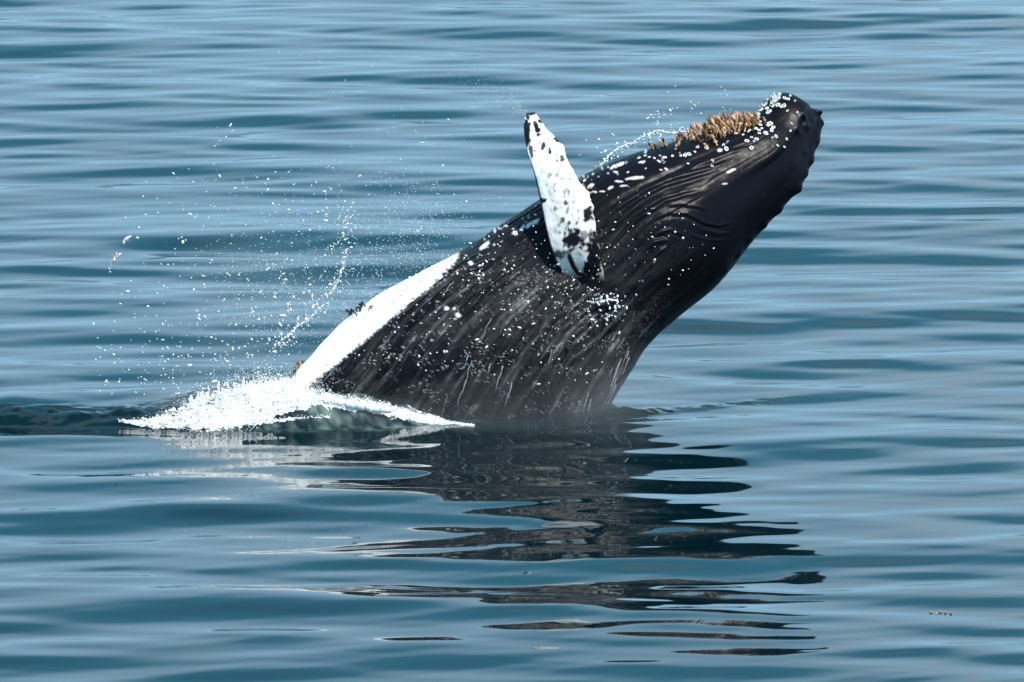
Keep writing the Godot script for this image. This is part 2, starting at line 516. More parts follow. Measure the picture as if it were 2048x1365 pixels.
func build_whale():
	for p in BELLY:
		var w := at_lean(p[0], p[1])
		bvx.append(w.x)
		bvy.append(w.y)
		bvz.append(w.z)
	for p in BACK:
		var w := at_lean(p[0], p[1])
		bdx.append(w.x)
		bdy.append(w.y)
		bdz.append(w.z)
	make_finder()
	draw_marks()
	var whale := Node3D.new()
	whale.name = "humpback_whale"
	add_child(whale)
	tag(whale, "black humpback whale breaching on its back, white flipper raised and chin crusted with barnacles", "whale")
	# --- body grid
	var lens := PackedFloat32Array()
	var total := 0.0
	var fine := 900
	var prev := skin(0, 1.4)
	for i in fine + 1:
		var p := skin(18.0 * i / fine, 1.4)
		total += p.distance_to(prev) + 0.0006
		lens.append(total)
		prev = p
	var rows := 640
	var near := 300
	var far_ := 110
	var cols := near + far_
	var v := PackedVector3Array()
	var c := PackedColorArray()
	v.resize(rows * cols)
	c.resize(rows * cols)
	var at_s := PackedFloat32Array()
	var cur := 0
	for i in rows:
		var want := total * i / (rows - 1.0)
		while cur < fine and lens[cur + 1] < want: cur += 1
		var f := 0.0 if cur >= fine else clampf((want - lens[cur]) / maxf(lens[cur + 1] - lens[cur], 1e-6), 0, 1)
		at_s.append(minf(18.0, 18.0 * (cur + f) / fine))
	for i in rows:
		var s := at_s[i]
		var vx := spline(bvx, s)
		var vy := spline(bvy, s)
		var dx := spline(bdx, s)
		var dy := spline(bdy, s)
		var vz := spline(bvz, s)
		var dz := spline(bdz, s)
		var mid := Vector3(vx + dx, vy + dy, vz + dz) * 0.5
		var h := Vector3(vx - dx, vy - dy, vz - dz) * 0.5
		var hl := h.length()
		var w := spline(WIDE, s) * hl
		var hn := h / maxf(hl, 1e-5)
		var ends := smoothstep(17.6, 15.5, s)
		for j in cols:
			var phi := PI * j / near if j <= near else PI + PI * (j - near) / far_
			var half := phi if phi <= PI else TAU - phi
			var cs := cos(phi)
			var sn := sin(phi)
			cs = signf(cs) * pow(absf(cs), 0.94)
			sn = signf(sn) * pow(absf(sn), 0.94)
			var p := mid + h * cs * 0.978 + SIDE * (w * sn)
			var out := (hn * cs / maxf(hl, 0.02) + SIDE * (sn / maxf(w, 0.02))).normalized()
			var q := plane_u(p)
			# throat pleats
			var lift := 0.0
			var wob := noise_a.get_noise_3d(s * 22.0, half * 40.0, 1.0)
			var pleat_zone := smoothstep(2.15, 1.75, half) * smoothstep(0.0, 2.0, s) * smoothstep(14.0, 9.0, s)
			pleat_zone *= 1.0 - 0.75 * smoothstep(6.5, 9.0, s)
			var q1 := half * 9.2 + wob * 1.7
			var fr := q1 - floorf(q1) - 0.5
			var strength := clampf(0.5 + 2.2 * noise_a.get_noise_3d(s * 42.0, floorf(q1) * 37.0, 5.0), 0.0, 1.5)
			lift -= (0.019 + 0.016 * smoothstep(8.0, 5.5, s)) * pleat_zone * strength * exp(-fr * fr / 0.022)
			lift += 0.002 * pleat_zone * strength * exp(-(absf(fr) - 0.3) * (absf(fr) - 0.3) / 0.02)
			# fine crosswise grain and slow unevenness
			lift += 0.020 * noise_a.get_noise_3d(p.x * 60.0, p.y * 60.0, p.z * 60.0) * ends
			lift += 0.0035 * noise_b.get_noise_3d(p.x * 260.0, p.y * 260.0, p.z * 260.0) * ends
			lift += pick(relief, q.x, q.y)
			# the belly's edge is lumpy
			lift += 0.10 * noise_b.get_noise_3d(s * 30.0, 0.0, 2.0) * smoothstep(0.5, 0.1, half) * smoothstep(6.5, 4.5, s)
			# the upper jaw lies inside the bulging lower one
			var jaw := 2.02 - 0.03 * (s - 10.0)
			lift -= 0.07 * smoothstep(jaw - 0.02, jaw + 0.16, half) * smoothstep(PI, PI - 0.5, half) * smoothstep(8.5, 11.0, s) * ends
			v[i * cols + j] = p + out * lift
			c[i * cols + j] = whale_skin_color(s, half, q, pick(pale, q.x, q.y) * smoothstep(0.0, 0.02, half))
	# knobs along the upper jaw and on the tips
	for k in [[1641, 284, 13, 5, 0.0], [1628, 322, 13, 7, 0.0], [1619, 350, 10, 6, 0.0], [1600, 381, 13, 9, 0.0], [1564, 425, 14, 9, 0.0], [1534, 457, 14, 9, 0.0], [1508, 487, 12, 8, 0.0], [1484, 512, 12, 5, 0.0], [1455, 543, 14, 4, 0.0],
			[1650, 243, 8, 12, 0.06], [1633, 224, 8, 14, 0.05], [1605, 232, 9, 9, 0.42], [1600, 262, 9, 7, 0.5], [1612, 252, 8, 5, 0.35], [1596, 300, 8, 5, 0.62], [1618, 300, 9, 6, 0.3], [1575, 345, 9, 5, 0.8], [1590, 385, 10, 6, 0.42], [1545, 405, 10, 5, 0.72], [1566, 192, 11, 3, 0.0], [1536, 203, 15, 5, 0.0]]:
		var at_ := at_lean(k[0], k[1], k[4])
		var r: float = k[2] / PPM
		for i in rows:
			if at_s[i] < 6.5: continue
			var base := v[i * cols + near / 2]
			if absf(base.x - at_.x) > 2.6: continue
			for j in cols:
				var p := v[i * cols + j]
				var d2 := p.distance_squared_to(at_)
				if d2 < r * r * 6.0:
					var half := PI * j / near if j <= near else TAU - (PI + PI * (j - near) / far_)
					var s := at_s[i]
					var hx := spline(bvx, s) - spline(bdx, s)
					var hy := spline(bvy, s) - spline(bdy, s)
					var o := (Vector3(hx, hy, 0).normalized() * cos(half) + SIDE * ((1.0 if j <= near else -1.0) * sin(half))).normalized()
					if s > 15.5: o = (o + Vector3(0.7, 0.4, 0) * (s - 15.5)).normalized()
					v[i * cols + j] = p + o * (k[3] / PPM) * exp(-d2 / (r * r))
	var nrm := grid_normals(v, rows, cols, true, 1.0)
	var idx := grid_index(rows, cols, true)
	# --- the raised flipper, in the same skin
	var root := find(1170, 590)
	var rz: float = root[3].z
	var fr_ := 230
	var fc := 150
	var fv := PackedVector3Array()
	var fcol := PackedColorArray()
	fv.resize(fr_ * fc)
	fcol.resize(fr_ * fc)
	var lx := []
	var ly := []
	var rx := []
	var ry := []
	for p in FIN:
		lx.append(p[0]); ly.append(p[1]); rx.append(p[2]); ry.append(p[3])
	var wide_n := FIN.size() - 1
	for i in fr_:
		var t := 1.0 * i / (fr_ - 1)
		var k := t * wide_n
		var a2 := Vector2(spline(lx, k), spline(ly, k))
		var b2 := Vector2(spline(rx, k), spline(ry, k))
		var z := fin_depth(rz, t)
		var a := at(a2.x, a2.y, z - 0.12 * smoothstep(0.1, 0.5, t))
		var b := at(b2.x, b2.y, z + 0.05 * smoothstep(0.1, 0.5, t))
		var across := b - a
		var n := Vector3(-0.4, 0.35, 1).normalized()
		n = (n - across.normalized() * n.dot(across.normalized())).normalized()
		var thick := lerpf(0.17, 0.035, pow(t, 0.8)) + 0.12 * smoothstep(0.16, 0.0, t)
		thick *= smoothstep(1.0, 0.96, t) * 0.9 + 0.1
		for j in fc:
			var ang := TAU * j / fc
			var u := 0.5 + 0.5 * cos(ang)                     # 1 = leading edge on the right
			var side := sin(ang)
			var prof := pow(absf(side), 0.85) * (0.55 + 0.75 * u) * (1.0 if side > 0 else -0.8)
			var p := a + across * u + n * thick * prof
			var q := a2.lerp(b2, u)
			p += n * (0.014 * noise_a.get_noise_2d(q.x * 2.2, q.y * 2.2) + 0.002 * noise_b.get_noise_2d(q.x * 4.0, q.y * 4.0)) * smoothstep(0.0, 0.2, absf(side))
			p += across.normalized() * 0.04 * noise_b.get_noise_1d(q.y * 1.6) * smoothstep(0.75, 1.0, u) * smoothstep(0.2, 0.4, t)
			fv[i * fc + j] = p
			var dark := pick(blotch, q.x, q.y)
			dark = maxf(dark, smoothstep(0.20, 0.13, t))
			var cloudy := clampf(0.5 + noise_a.get_noise_2d(q.x * 4.0, q.y * 4.0), 0, 1)
			var col := Color(0.80, 0.80, 0.78).lerp(Color(0.62, 0.62, 0.59), cloudy * 0.6)
			col = col.lerp(Color(0.45, 0.44, 0.38), 0.5 * smoothstep(0.25, 0.5, noise_b.get_noise_2d(q.x * 2.0 + 70.0, q.y * 1.4)))
			if side < 0.0: dark = maxf(dark, clampf(0.35 + 1.4 * noise_a.get_noise_2d(q.x * 3.0 + 400.0, q.y * 3.0), 0, 1))
			fcol[i * fc + j] = col.lerp(Color(0.010, 0.010, 0.012), clampf(dark, 0, 1))
	for k in [[1122, 280, 9, 10], [1098, 262, 8, 6], [1082, 246, 7, 4], [1136, 318, 10, 4], [1150, 347, 10, 4], [1176, 384, 12, 4]]:
		var tt := clampf((610.0 - k[1]) / 385.0, 0, 1)
		var at_ := at(k[0], k[1], fin_depth(rz, tt) + 0.1)
		var r: float = k[2] / PPM
		for i in fv.size():
			var d := fv[i].distance_squared_to(at_)
			if d < r * r * 5.0:
				fv[i] += Vector3(0.8, 0.5, 0.1).normalized() * (k[3] / PPM) * exp(-d / (r * r))
	var fn := grid_normals(fv, fr_, fc, true, -1.0)
	var fidx := grid_index(fr_, fc, true)
	var shift := v.size()
	v.append_array(fv)
	nrm.append_array(fn)
	c.append_array(fcol)
	for k in range(0, fidx.size(), 3):
		idx.append_array(PackedInt32Array([fidx[k] + shift, fidx[k + 2] + shift, fidx[k + 1] + shift]))
	var m := material(Color(1, 1, 1), 0.35, 0.22, true)
	inst("body", mesh_of(v, nrm, c, idx), m, whale)
	build_barnacles(whale)
	build_goosenecks(whale)

func fin_depth(rz: float, t: float) -> float:
	return rz - 0.22 + 0.52 * smoothstep(0.02, 0.3, t) - 1.0 * t - 1.3 * t * t

func surface_frame(px: float, py: float) -> Transform3D:     # a place on the near skin, y pointing out of it
	var f := find(px, py)
	var p: Vector3 = f[3]
	var a := skin(f[1] + 0.05, f[2]) - skin(f[1] - 0.05, f[2])
	var b := skin(f[1], f[2] + 0.03) - skin(f[1], f[2] - 0.03)
	var n := b.cross(a).normalized()
	var s: float = f[1]
	var mid := (skin(s, 0) + skin(s, PI)) * 0.5
	if n.dot(p - mid) < 0: n = -n
	var x := a.normalized()
	var d := Vector2(px, py) - Vector2(f[0])
	p += Vector3(d.x / PPM, -d.y / PPM, 0).slide(n)
	return Transform3D(Basis(x, n, x.cross(n)), p)

func build_barnacles(whale: Node3D):
	var shells := []
	for k in 3:                                               # a low crater of a shell: flared wall, hollow middle
		var r2 := RandomNumberGenerator.new()
		r2.seed = 31 + k
		var prof := [[1.0, -0.3], [0.98, 0.1], [0.86, 0.38], [0.66, 0.5], [0.52, 0.44], [0.44, 0.16], [0.2, 0.06], [0.0, 0.05]]
		var cols := 22
		var v := PackedVector3Array()
		var c := PackedColorArray()
		for i in prof.size():
			for j in cols:
				var f := TAU * j / cols
				var wob := 1.0 + 0.10 * sin(f * 2.0 + k) + 0.07 * sin(f * 5.0 + k * 2.0) + (0.06 * sin(f * 11.0) if i < 4 else 0.0)
				v.append(Vector3(cos(f) * prof[i][0] * wob, prof[i][1] * (1.0 + 0.3 * sin(f * 3.0 + k)), sin(f) * prof[i][0] * wob))
				c.append(Color(0.8, 0.8, 0.78) if i < 5 else (Color(0.10, 0.10, 0.11) if i < 6 else Color(0.03, 0.03, 0.033)))
		shells.append(mesh_of(v, grid_normals(v, prof.size(), cols, true, 1.0), c, grid_index(prof.size(), cols, true)))
	var m := material(Color(1, 1, 1), 0.55, 0.4, true)
	# [x, y, radius] of each ring-shaped barnacle
	var spots := [[1558, 196, 5], [1569, 196, 5.5], [1576, 199, 4.5], [1550, 202, 5], [1543, 206, 4], [1556, 211, 6.5], [1568, 211, 6.5], [1563, 214, 4], [1546, 212, 4.5], [1529, 212, 5], [1524, 221, 6], [1533, 216, 4], [1537, 226, 6], [1535, 218, 4.5], [1541, 222, 4],
		[1518, 234, 3.5], [1516, 240, 3], [1520, 243, 4], [1521, 250, 5], [1512, 257, 4.5], [1518, 261, 4], [1524, 257, 3.5], [1519, 266, 4], [1530, 264, 4.5], [1534, 268, 4], [1540, 249, 7], [1547, 254, 5], [1544, 258, 4], [1543, 263, 4.5], [1536, 252, 4], [1552, 274, 5], [1545, 276, 3],
		[1494, 282, 5.5], [1503, 277, 3.5], [1513, 279, 5], [1508, 283, 3], [1503, 297, 6], [1453, 297, 6.5], [1447, 292, 4], [1413, 297, 5.5], [1500, 262, 3], [1497, 263, 2.5], [1555, 292, 3], [1568, 295, 3], [1574, 278, 3.5], [1582, 261, 3], [1584, 247, 3], [1575, 222, 3.5],
		[1378, 312, 6], [1370, 310, 5], [1361, 314, 4.5], [1345, 312, 4], [1330, 316, 4.5], [1309, 318, 4], [1299, 316, 3.5], [1320, 311, 3], [1352, 300, 3], [1390, 305, 3.5], [1425, 322, 4], [1424, 333, 3.5], [1376, 330, 3], [1322, 340, 3.5], [1284, 324, 4.5], [1290, 312, 3],
		[1183, 372, 5], [1262, 320, 4], [1246, 328, 4], [1224, 340, 4], [1256, 345, 3.5], [1032, 470, 5], [1044, 459, 4]]
	rng.seed = 19
	for k in spots.size():
		var p: Array = spots[k]
		var o := inst("barnacle" if k == 0 else "barnacle_%03d" % k, shells[k % 3], m, whale)
		var fr := surface_frame(p[0], p[1])
		var r: float = p[2] * 0.86 / PPM
		fr.basis = fr.basis.rotated(fr.basis.y, rng.randf() * TAU).scaled_local(Vector3(r, r * rng.randf_range(0.55, 0.85), r * rng.randf_range(0.75, 1.05)))
		fr.origin += fr.basis.y.normalized() * 0.004
		o.transform = fr

func gooseneck_mesh(k: int) -> ArrayMesh:                     # a fleshy stalk that bends and ends in a flat pointed head
	var r2 := RandomNumberGenerator.new()
	r2.seed = 900 + k
	var prof := [[0.0, 0.11, 1.0], [0.15, 0.085, 1.0], [0.4, 0.075, 1.0], [0.55, 0.085, 0.9], [0.66, 0.15, 0.6], [0.78, 0.17, 0.5], [0.9, 0.11, 0.5], [0.97, 0.05, 0.6], [1.0, 0.0, 1.0]]
	var cols := 9
	var bend := r2.randf_range(-0.25, 0.25)
	var v := PackedVector3Array()
	var c := PackedColorArray()
	for i in prof.size():
		var y: float = prof[i][0]
		var mid := Vector3(bend * sin(y * 2.2), y, 0.12 * sin(y * 3.0 + k))
		for j in cols:
			var f := TAU * j / cols
			v.append(mid + Vector3(cos(f) * prof[i][1], 0, sin(f) * prof[i][1] * prof[i][2]))
			var stalk := Color(0.58, 0.36, 0.12) if k % 2 == 0 else Color(0.46, 0.25, 0.10)
			var head := [Color(0.46, 0.27, 0.15), Color(0.18, 0.08, 0.045), Color(0.60, 0.38, 0.23), Color(0.36, 0.18, 0.09)][k % 4] as Color
			c.append(stalk.lerp(head, smoothstep(0.25, 0.62, y)).lerp(Color(0.08, 0.04, 0.03), 0.7 * smoothstep(0.93, 1.0, y)))
	return mesh_of(v, grid_normals(v, prof.size(), cols, true, -1.0), c, grid_index(prof.size(), cols, true))

func build_goosenecks(whale: Node3D):
	var kinds := []
	for k in 8: kinds.append(gooseneck_mesh(k))
	var m := material(Color(1, 1, 1), 0.38, 0.5, true)
	rng.seed = 606
	# [along the belly edge from, to, how many, length, depth in z each way]
	for g in [[Vector2(1398, 288), Vector2(1520, 243), 220, 27.0, "tan gooseneck barnacles along the chin", 1.0], [Vector2(1352, 302), Vector2(1376, 297), 15, 20.0, "small tuft of gooseneck barnacles behind the main cluster", 1.0],
			[Vector2(722, 622), Vector2(748, 604), 20, 17.0, "dark tuft of barnacles on the white belly edge", 0.25], [Vector2(582, 758), Vector2(604, 712), 16, 12.0, "pale tuft of barnacles low on the white belly edge", 0.9],
			[Vector2(1169, 375), Vector2(1184, 385), 10, 11.0, "brown tuft of barnacles behind the flipper's leading edge", 0.5]]:
		var cl := Node3D.new()
		cl.name = "gooseneck_barnacle_cluster"
		whale.add_child(cl, true)
		cl.set_meta("label", g[4])
		var mm := m
		if g[5] < 0.9:
			mm = m.duplicate()
			mm.albedo_color = Color(g[5], g[5] * 0.9, g[5] * 0.85)
		for k in int(g[2]):
			var t := rng.randf()
			var p: Vector2 = g[0].lerp(g[1], t) + Vector2(rng.randf_range(-2, 4), rng.randf_range(-3, 6))
			var f := find(p.x, p.y)
			var base: Vector3 = f[3]
			base = skin(f[1], f[2] * rng.randf_range(0.3 if g[3] < 30 else -0.7, 1.1))
			var o := inst("gooseneck_barnacle" if k == 0 else "gooseneck_barnacle_%03d" % k, kinds[rng.randi() % 8], mm, cl)
			var long: float = g[3] / PPM * rng.randf_range(0.4, 1.2)
			if g[3] > 25: long *= 0.55 + 0.55 * smoothstep(0.0, 0.35, t)  * (1.0 - 0.45 * smoothstep(0.8, 1.0, t)) + 0.15
			var y := Vector3(-0.42 + rng.randfn(0, 0.55), 0.9, 0.25 + rng.randfn(0, 0.55)).normalized()
			var x := y.cross(Vector3(rng.randf() - 0.5, 0.1, 1)).normalized()
			o.transform = Transform3D(Basis(x * 0.13, y * long, x.cross(y) * 0.15), base - y * 0.02)

# ---------------------------------------------------------------- white water
const FOAM := [[[235, 843, 2], [275, 847, 5], [330, 848, 10], [400, 841, 18], [450, 832, 26], [500, 822, 27], [560, 810, 20], [620, 803, 11]], [[470, 806, 14], [520, 792, 14], [570, 781, 12], [610, 776, 8]],
	[[540, 794, 13], [640, 801, 10], [720, 813, 10], [800, 830, 8], [870, 844, 6], [900, 848, 3.2], [950, 852, 1.0]], [[420, 852, 4], [520, 846, 5], [600, 838, 3], [660, 834, 2]]]

func foam_mask(q: Vector2) -> Vector2:                        # x above 0 inside the foam, y its height in metres
	var best := Vector2(-1.0, 0.0)
	for line in FOAM:
		for k in line.size() - 1:
			var p0 := Vector2(line[k][0], line[k][1])
			var d := Vector2(line[k + 1][0], line[k + 1][1]) - p0
			var t := clampf((q - p0).dot(d) / d.length_squared(), 0, 1)
			var r := lerpf(line[k][2], line[k + 1][2], t)
			var m := 1.0 - (q - p0 - d * t).length() / r
			if m > best.x: best = Vector2(m, r / PPM)
	return best

func build_foam():
	var white := material(Color(0.86, 0.88, 0.88), 0.7, 0.3)
	var cols := 330
	var rows := 150
	var v := PackedVector3Array()
	v.resize(rows * cols)
	for i in rows:
		var z := 1.75 - 3.0 * i / rows
		for j in cols:
			var x := -6.6 + 8.2 * j / cols
			var base := sea_swell(x, z, 0.05) + sea_shove(x, z)
			var mm := foam_mask(seen(Vector3(x, base, z)))
			var m := mm.x
			var n1 := noise_b.get_noise_2d(x * 110.0, z * 150.0)
			var n2 := noise_c.get_noise_2d(x * 220.0, z * 240.0)
			var n3 := noise_c.get_noise_2d(x * 560.0 + 50.0, z * 700.0)
			m -= smoothstep(6.5, 2.0, mm.y * PPM) * (0.40 + 1.0 * n3 + 0.9 * n1)     # thin foam is broken foam
			var e := m + 0.6 * n1 + 0.5 * n2 + 0.5 * n3 * smoothstep(0.7, 0.2, m) - 0.12
			var y := -0.06
			if e > -0.4:
				y = (0.012 + 0.6 * mm.y) * e + 0.55 * mm.y * sqrt(maxf(m, 0.0)) * (1.0 + 0.8 * n1 + 0.6 * n2)
			v[i * cols + j] = Vector3(x, base + y, z)
	var foam := inst("foam", mesh_of(v, grid_normals(v, rows, cols, false, -1.0), PackedColorArray(), grid_index(rows, cols)), white)
	tag(foam, "white churned foam where the whale's belly leaves the water", "foam", "", "stuff")
	# froth: beads and clots thrown along the foam
	var xf: Array[Transform3D] = []
	rng.seed = 88
	for k in 7000:                                            # finest spray lifted off the foam
		var t := rng.randf()
		var px := lerpf(330, 640, t) + rng.randfn(0, 14)
		var py := lerpf(838, 786, smoothstep(0.0, 0.75, t)) - absf(rng.randfn(0, 1)) * lerpf(8, 26, sin(PI * t))
		var r := rng.randf_range(0.002, 0.006)
		xf.append(Transform3D(Basis.from_scale(Vector3(r, r, r)), at(px, py, rng.randf_range(0.2, 1.3))))
	var tries := 0
	while xf.size() < 43000 and tries < 160000:
		tries += 1
		var x := rng.randf_range(-6.6, 1.3)
		var z := rng.randf_range(-0.8, 1.7)
		var base := sea_swell(x, z, 0.05) + sea_shove(x, z)
		var mm := foam_mask(seen(Vector3(x, base, z)))
		var m := mm.x + rng.randfn(0, 0.25) + 0.7 * noise_c.get_noise_2d(x * 300.0, z * 360.0)
		m -= smoothstep(6.5, 2.0, mm.y * PPM) * rng.randf_range(0.0, 1.3)
		if m < 0.0: continue
		var hgt := base + 0.01 + 0.8 * mm.y * minf(m, 1.0) * rng.randf() + absf(rng.randfn(0, 0.25)) * mm.y + (1.2 * mm.y * rng.randf() * rng.randf() if m > 0.5 else 0.0)
		var r := 0.003 + 0.009 * rng.randf() * rng.randf()
		xf.append(Transform3D(Basis.from_euler(Vector3(rng.randf() * 6, rng.randf() * 6, 0)).scaled(Vector3(r * rng.randf_range(1, 1.8), r, r)), Vector3(x, hgt, z)))
	# jagged tongues of white water up the whale's side
	for k in 90:
		var t := rng.randf()
		var p := Vector2(lerpf(560, 800, t), lerpf(790, 826, t))
		var rise := rng.randf_range(6, 30) * (1.0 - 0.5 * t)
		var z := lerpf(1.0, 1.2, t)
		if k > 40:                                            # spikes thrown up behind the thick of the foam
			p = Vector2(lerpf(330, 600, t), lerpf(840, 796, sqrt(t)))
			rise = rng.randf_range(6, 52) * (0.25 + 0.75 * sin(PI * clampf(t, 0.05, 0.95)))
			z = lerpf(1.0, 0.6, t)
		for q in 26:
			var e := rng.randf()
			var w := at(p.x + rng.randfn(0, 5) * (1.0 - e), p.y - rise * e, z + 0.12)
			var r := 0.026 * (1.0 - 0.7 * e)
			xf.append(Transform3D(Basis.from_scale(Vector3(r, r * 1.6, r)), w))
	many("froth", blob_mesh(1.0, 6, 8, 0.2, 3), white, xf, "white froth and clots of water thrown along the foam edge", "froth")

func many(called: String, mesh: Mesh, mat: Material, xf: Array[Transform3D], label: String, category: String):
	var mm := MultiMesh.new()
	mm.transform_format = MultiMesh.TRANSFORM_3D
	mm.mesh = mesh
	mm.instance_count = xf.size()
	for k in xf.size(): mm.set_instance_transform(k, xf[k])
	var o := MultiMeshInstance3D.new()
	o.name = called
	o.multimesh = mm
	o.material_override = mat
	add_child(o)
	tag(o, label, category, "", "stuff")

func strand(st_pts: Array, radii: Array) -> Array:            # [vertices, indices] of a lumpy tube of water
	var v := PackedVector3Array()
	var cols := 7
	for i in st_pts.size():
		var d: Vector3 = (st_pts[mini(i + 1, st_pts.size() - 1)] - st_pts[maxi(i - 1, 0)]).normalized()
		var x := d.cross(Vector3(0.2, 0.1, 1)).normalized()
		var y := d.cross(x)
		for j in cols:
			var f := TAU * j / cols
			v.append(st_pts[i] + (x * cos(f) + y * sin(f)) * float(radii[i]))
	return [v, grid_normals(v, st_pts.size(), cols, true, -1.0), grid_index(st_pts.size(), cols, true)]

func build_spray():
	var water := material(Color(0.90, 0.92, 0.93), 0.25, 0.5)
	var drop_mesh := blob_mesh(1.0, 8, 10, 0.22, 11)
	var fine_xf: Array[Transform3D] = []
	rng.seed = 2024
	var big := []                                             # [pixel, radius in pixels, depth, region]
	# scattered drops left of the belly
	for k in 1900:
		var t := rng.randf()
		var top := lerpf(790, 330, pow(rng.randf(), 1.6))
		var px := lerpf(185, 700, pow(t, 0.8))
		var lim := 690.0 - 150.0 * smoothstep(560, 700, top)
		if px > lim: continue
		if px < 330 and top < 820 - (px - 180) * 4.5 and rng.randf() < 0.85: continue
		var dens := smoothstep(200, 560, px) * 0.6 + smoothstep(450, 760, top) * 0.6
		if rng.randf() > dens + 0.08 or noise_b.get_noise_2d(px * 1.6, top * 1.6) < rng.randf_range(-0.25, 0.2): continue
		var r := 1.0 + 1.5 * rng.randf() * rng.randf() + (2.0 * rng.randf() if rng.randf() < 0.1 else 0.0)
		big.append([Vector2(px, top + rng.randfn(0, 6)), r, rng.randf_range(-1.6, 0.9), "left"])
	# strings of drops: [points, drops per 10 px, size, spread, region]
	for s in [[[Vector2(203, 800), Vector2(196, 700), Vector2(205, 610), Vector2(222, 540), Vector2(258, 478), Vector2(320, 380), Vector2(400, 310), Vector2(480, 250)], 0.6, 2.0, 7.0, "arc"],
			[[Vector2(556, 690), Vector2(590, 655), Vector2(650, 600), Vector2(682, 550), Vector2(690, 500), Vector2(694, 415)], 9.0, 1.7, 6.0, "left"],
			[[Vector2(550, 780), Vector2(553, 730), Vector2(562, 660)], 5.0, 1.6, 7.0, "left"],
			[[Vector2(780, 470), Vector2(860, 430), Vector2(930, 400), Vector2(1000, 370)], 2.2, 1.2, 24.0, "behind"],
			[[Vector2(620, 560), Vector2(700, 460), Vector2(800, 380), Vector2(900, 300)], 2.0, 1.2, 50.0, "behind"],
			[[Vector2(520, 60), Vector2(640, 120), Vector2(800, 220), Vector2(920, 320)], 0.6, 1.2, 40.0, "behind"],
			[[Vector2(1185, 350), Vector2(1205, 325), Vector2(1240, 297), Vector2(1280, 277), Vector2(1320, 266), Vector2(1390, 264)], 5.0, 1.8, 4.0, "chin"],
			[[Vector2(1160, 300), Vector2(1230, 275), Vector2(1300, 250), Vector2(1370, 235), Vector2(1450, 222)], 1.6, 1.7, 20.0, "chin"],
			[[Vector2(1290, 240), Vector2(1380, 215), Vector2(1440, 225), Vector2(1480, 245)], 2.6, 1.5, 8.0, "chin"],
			[[Vector2(1440, 195), Vector2(1500, 182), Vector2(1560, 185), Vector2(1575, 178)], 1.2, 1.2, 6.0, "chin"],
			[[Vector2(1170, 600), Vector2(1205, 598), Vector2(1235, 605)], 7.0, 2.2, 9.0, "skin"],
			[[Vector2(1190, 640), Vector2(1210, 650), Vector2(1235, 610)], 4.0, 2.0, 7.0, "skin"]]:
		var pts: Array = s[0]
		for k in pts.size() - 1:
			var n := int((pts[k + 1] - pts[k]).length() / 10.0 * s[1] + rng.randf())
			for q in n:
				var p: Vector2 = pts[k].lerp(pts[k + 1], rng.randf())
				p += Vector2(rng.randfn(0, s[3]), rng.randfn(0, s[3])) * (0.5 + 1.6 * rng.randf()) + Vector2(noise_b.get_noise_1d(p.y * 3.0), noise_b.get_noise_1d(p.x * 3.0 + 50.0)) * 14.0
				if noise_b.get_noise_1d(p.x * 4.0 + p.y * 5.0) < -0.12: continue
				var r: float = s[2] * rng.randf_range(0.45, 1.1) + (1.2 if rng.randf() < 0.06 else 0.0)
				var z := rng.randf_range(-0.5, 0.6) - (LEAN * at_lean(p.x, p.y).y if s[4] == "chin" else 0.0)
				if s[4] == "skin": z = find(p.x, p.y)[3].z + rng.randf_range(0.05, 0.2)
				big.append([p, r, z, s[4]])
	# drops in front of the black flank
	for k in 900:
		var s := rng.randf_range(2.1, 8.3)
		var phi := rng.randf_range(0.5, 2.6)
		if s > 5.5 and rng.randf() < 0.55: continue
		if phi > 2.1 and rng.randf() < 0.5: continue
		var p := skin(s, phi)
		if p.y < 0.1: continue
		var r := 0.75 + 1.5 * pow(rng.randf(), 3.0) + (1.8 if rng.randf() < 0.03 else 0.0)
		big.append([seen(p), r, p.z + rng.randf_range(0.06, 0.35), "flank"])
	for k in 2600:                                            # mist of the finest drops, thickest close over the belly
		var t := rng.randf()
		var c := Vector2(lerpf(560, 930, t), lerpf(740, 470, t))
		var off := absf(rng.randfn(0, 1.0))
		var p := c + Vector2(-0.64, -0.77) * off * lerpf(150, 90, t) + Vector2(rng.randfn(0, 25), rng.randfn(0, 25))
		big.append([p, rng.randf_range(0.35, 0.9), rng.randf_range(-2.0, 0.2) - LEAN, "left"])
	for k in 420:                                             # a puff blown off the flipper's tip
		var t := rng.randf()
		big.append([Vector2(lerpf(1054, 900, t) + rng.randfn(0, 4 + 20 * t), lerpf(224, 130, t) + rng.randfn(0, 3 + 26 * t)), rng.randf_range(0.25, 0.7) * (1.0 - 0.4 * t), -0.3, "behind"])
	big.sort_custom(func(a, b): return a[1] > b[1])
	var words := {
		"left": ["white water drop in the thick of the splash by the white belly's low end", "drops close to the low end of the belly"],
		"high": ["white water drop high in the air left of the white belly", "drops high in the air left of the belly"],
		"low": ["white water drop falling over the foam's thin left end", "drops over the left end of the foam"],
		"arc": ["water drop in the tall arc at the far left of the splash", "drops in the arc at the far left"],
		"behind": ["small water drop flying against the sea above the whale's belly", "drops above the belly"],
		"chin": ["water drop flung off the barnacled chin against the blue sea", "drops off the chin"],
		"skin": ["white water drop splashing at the root of the raised flipper", "drops at the flipper root"],
		"flank": ["white water drop flying in front of the black flank", "drops before the flank"]}
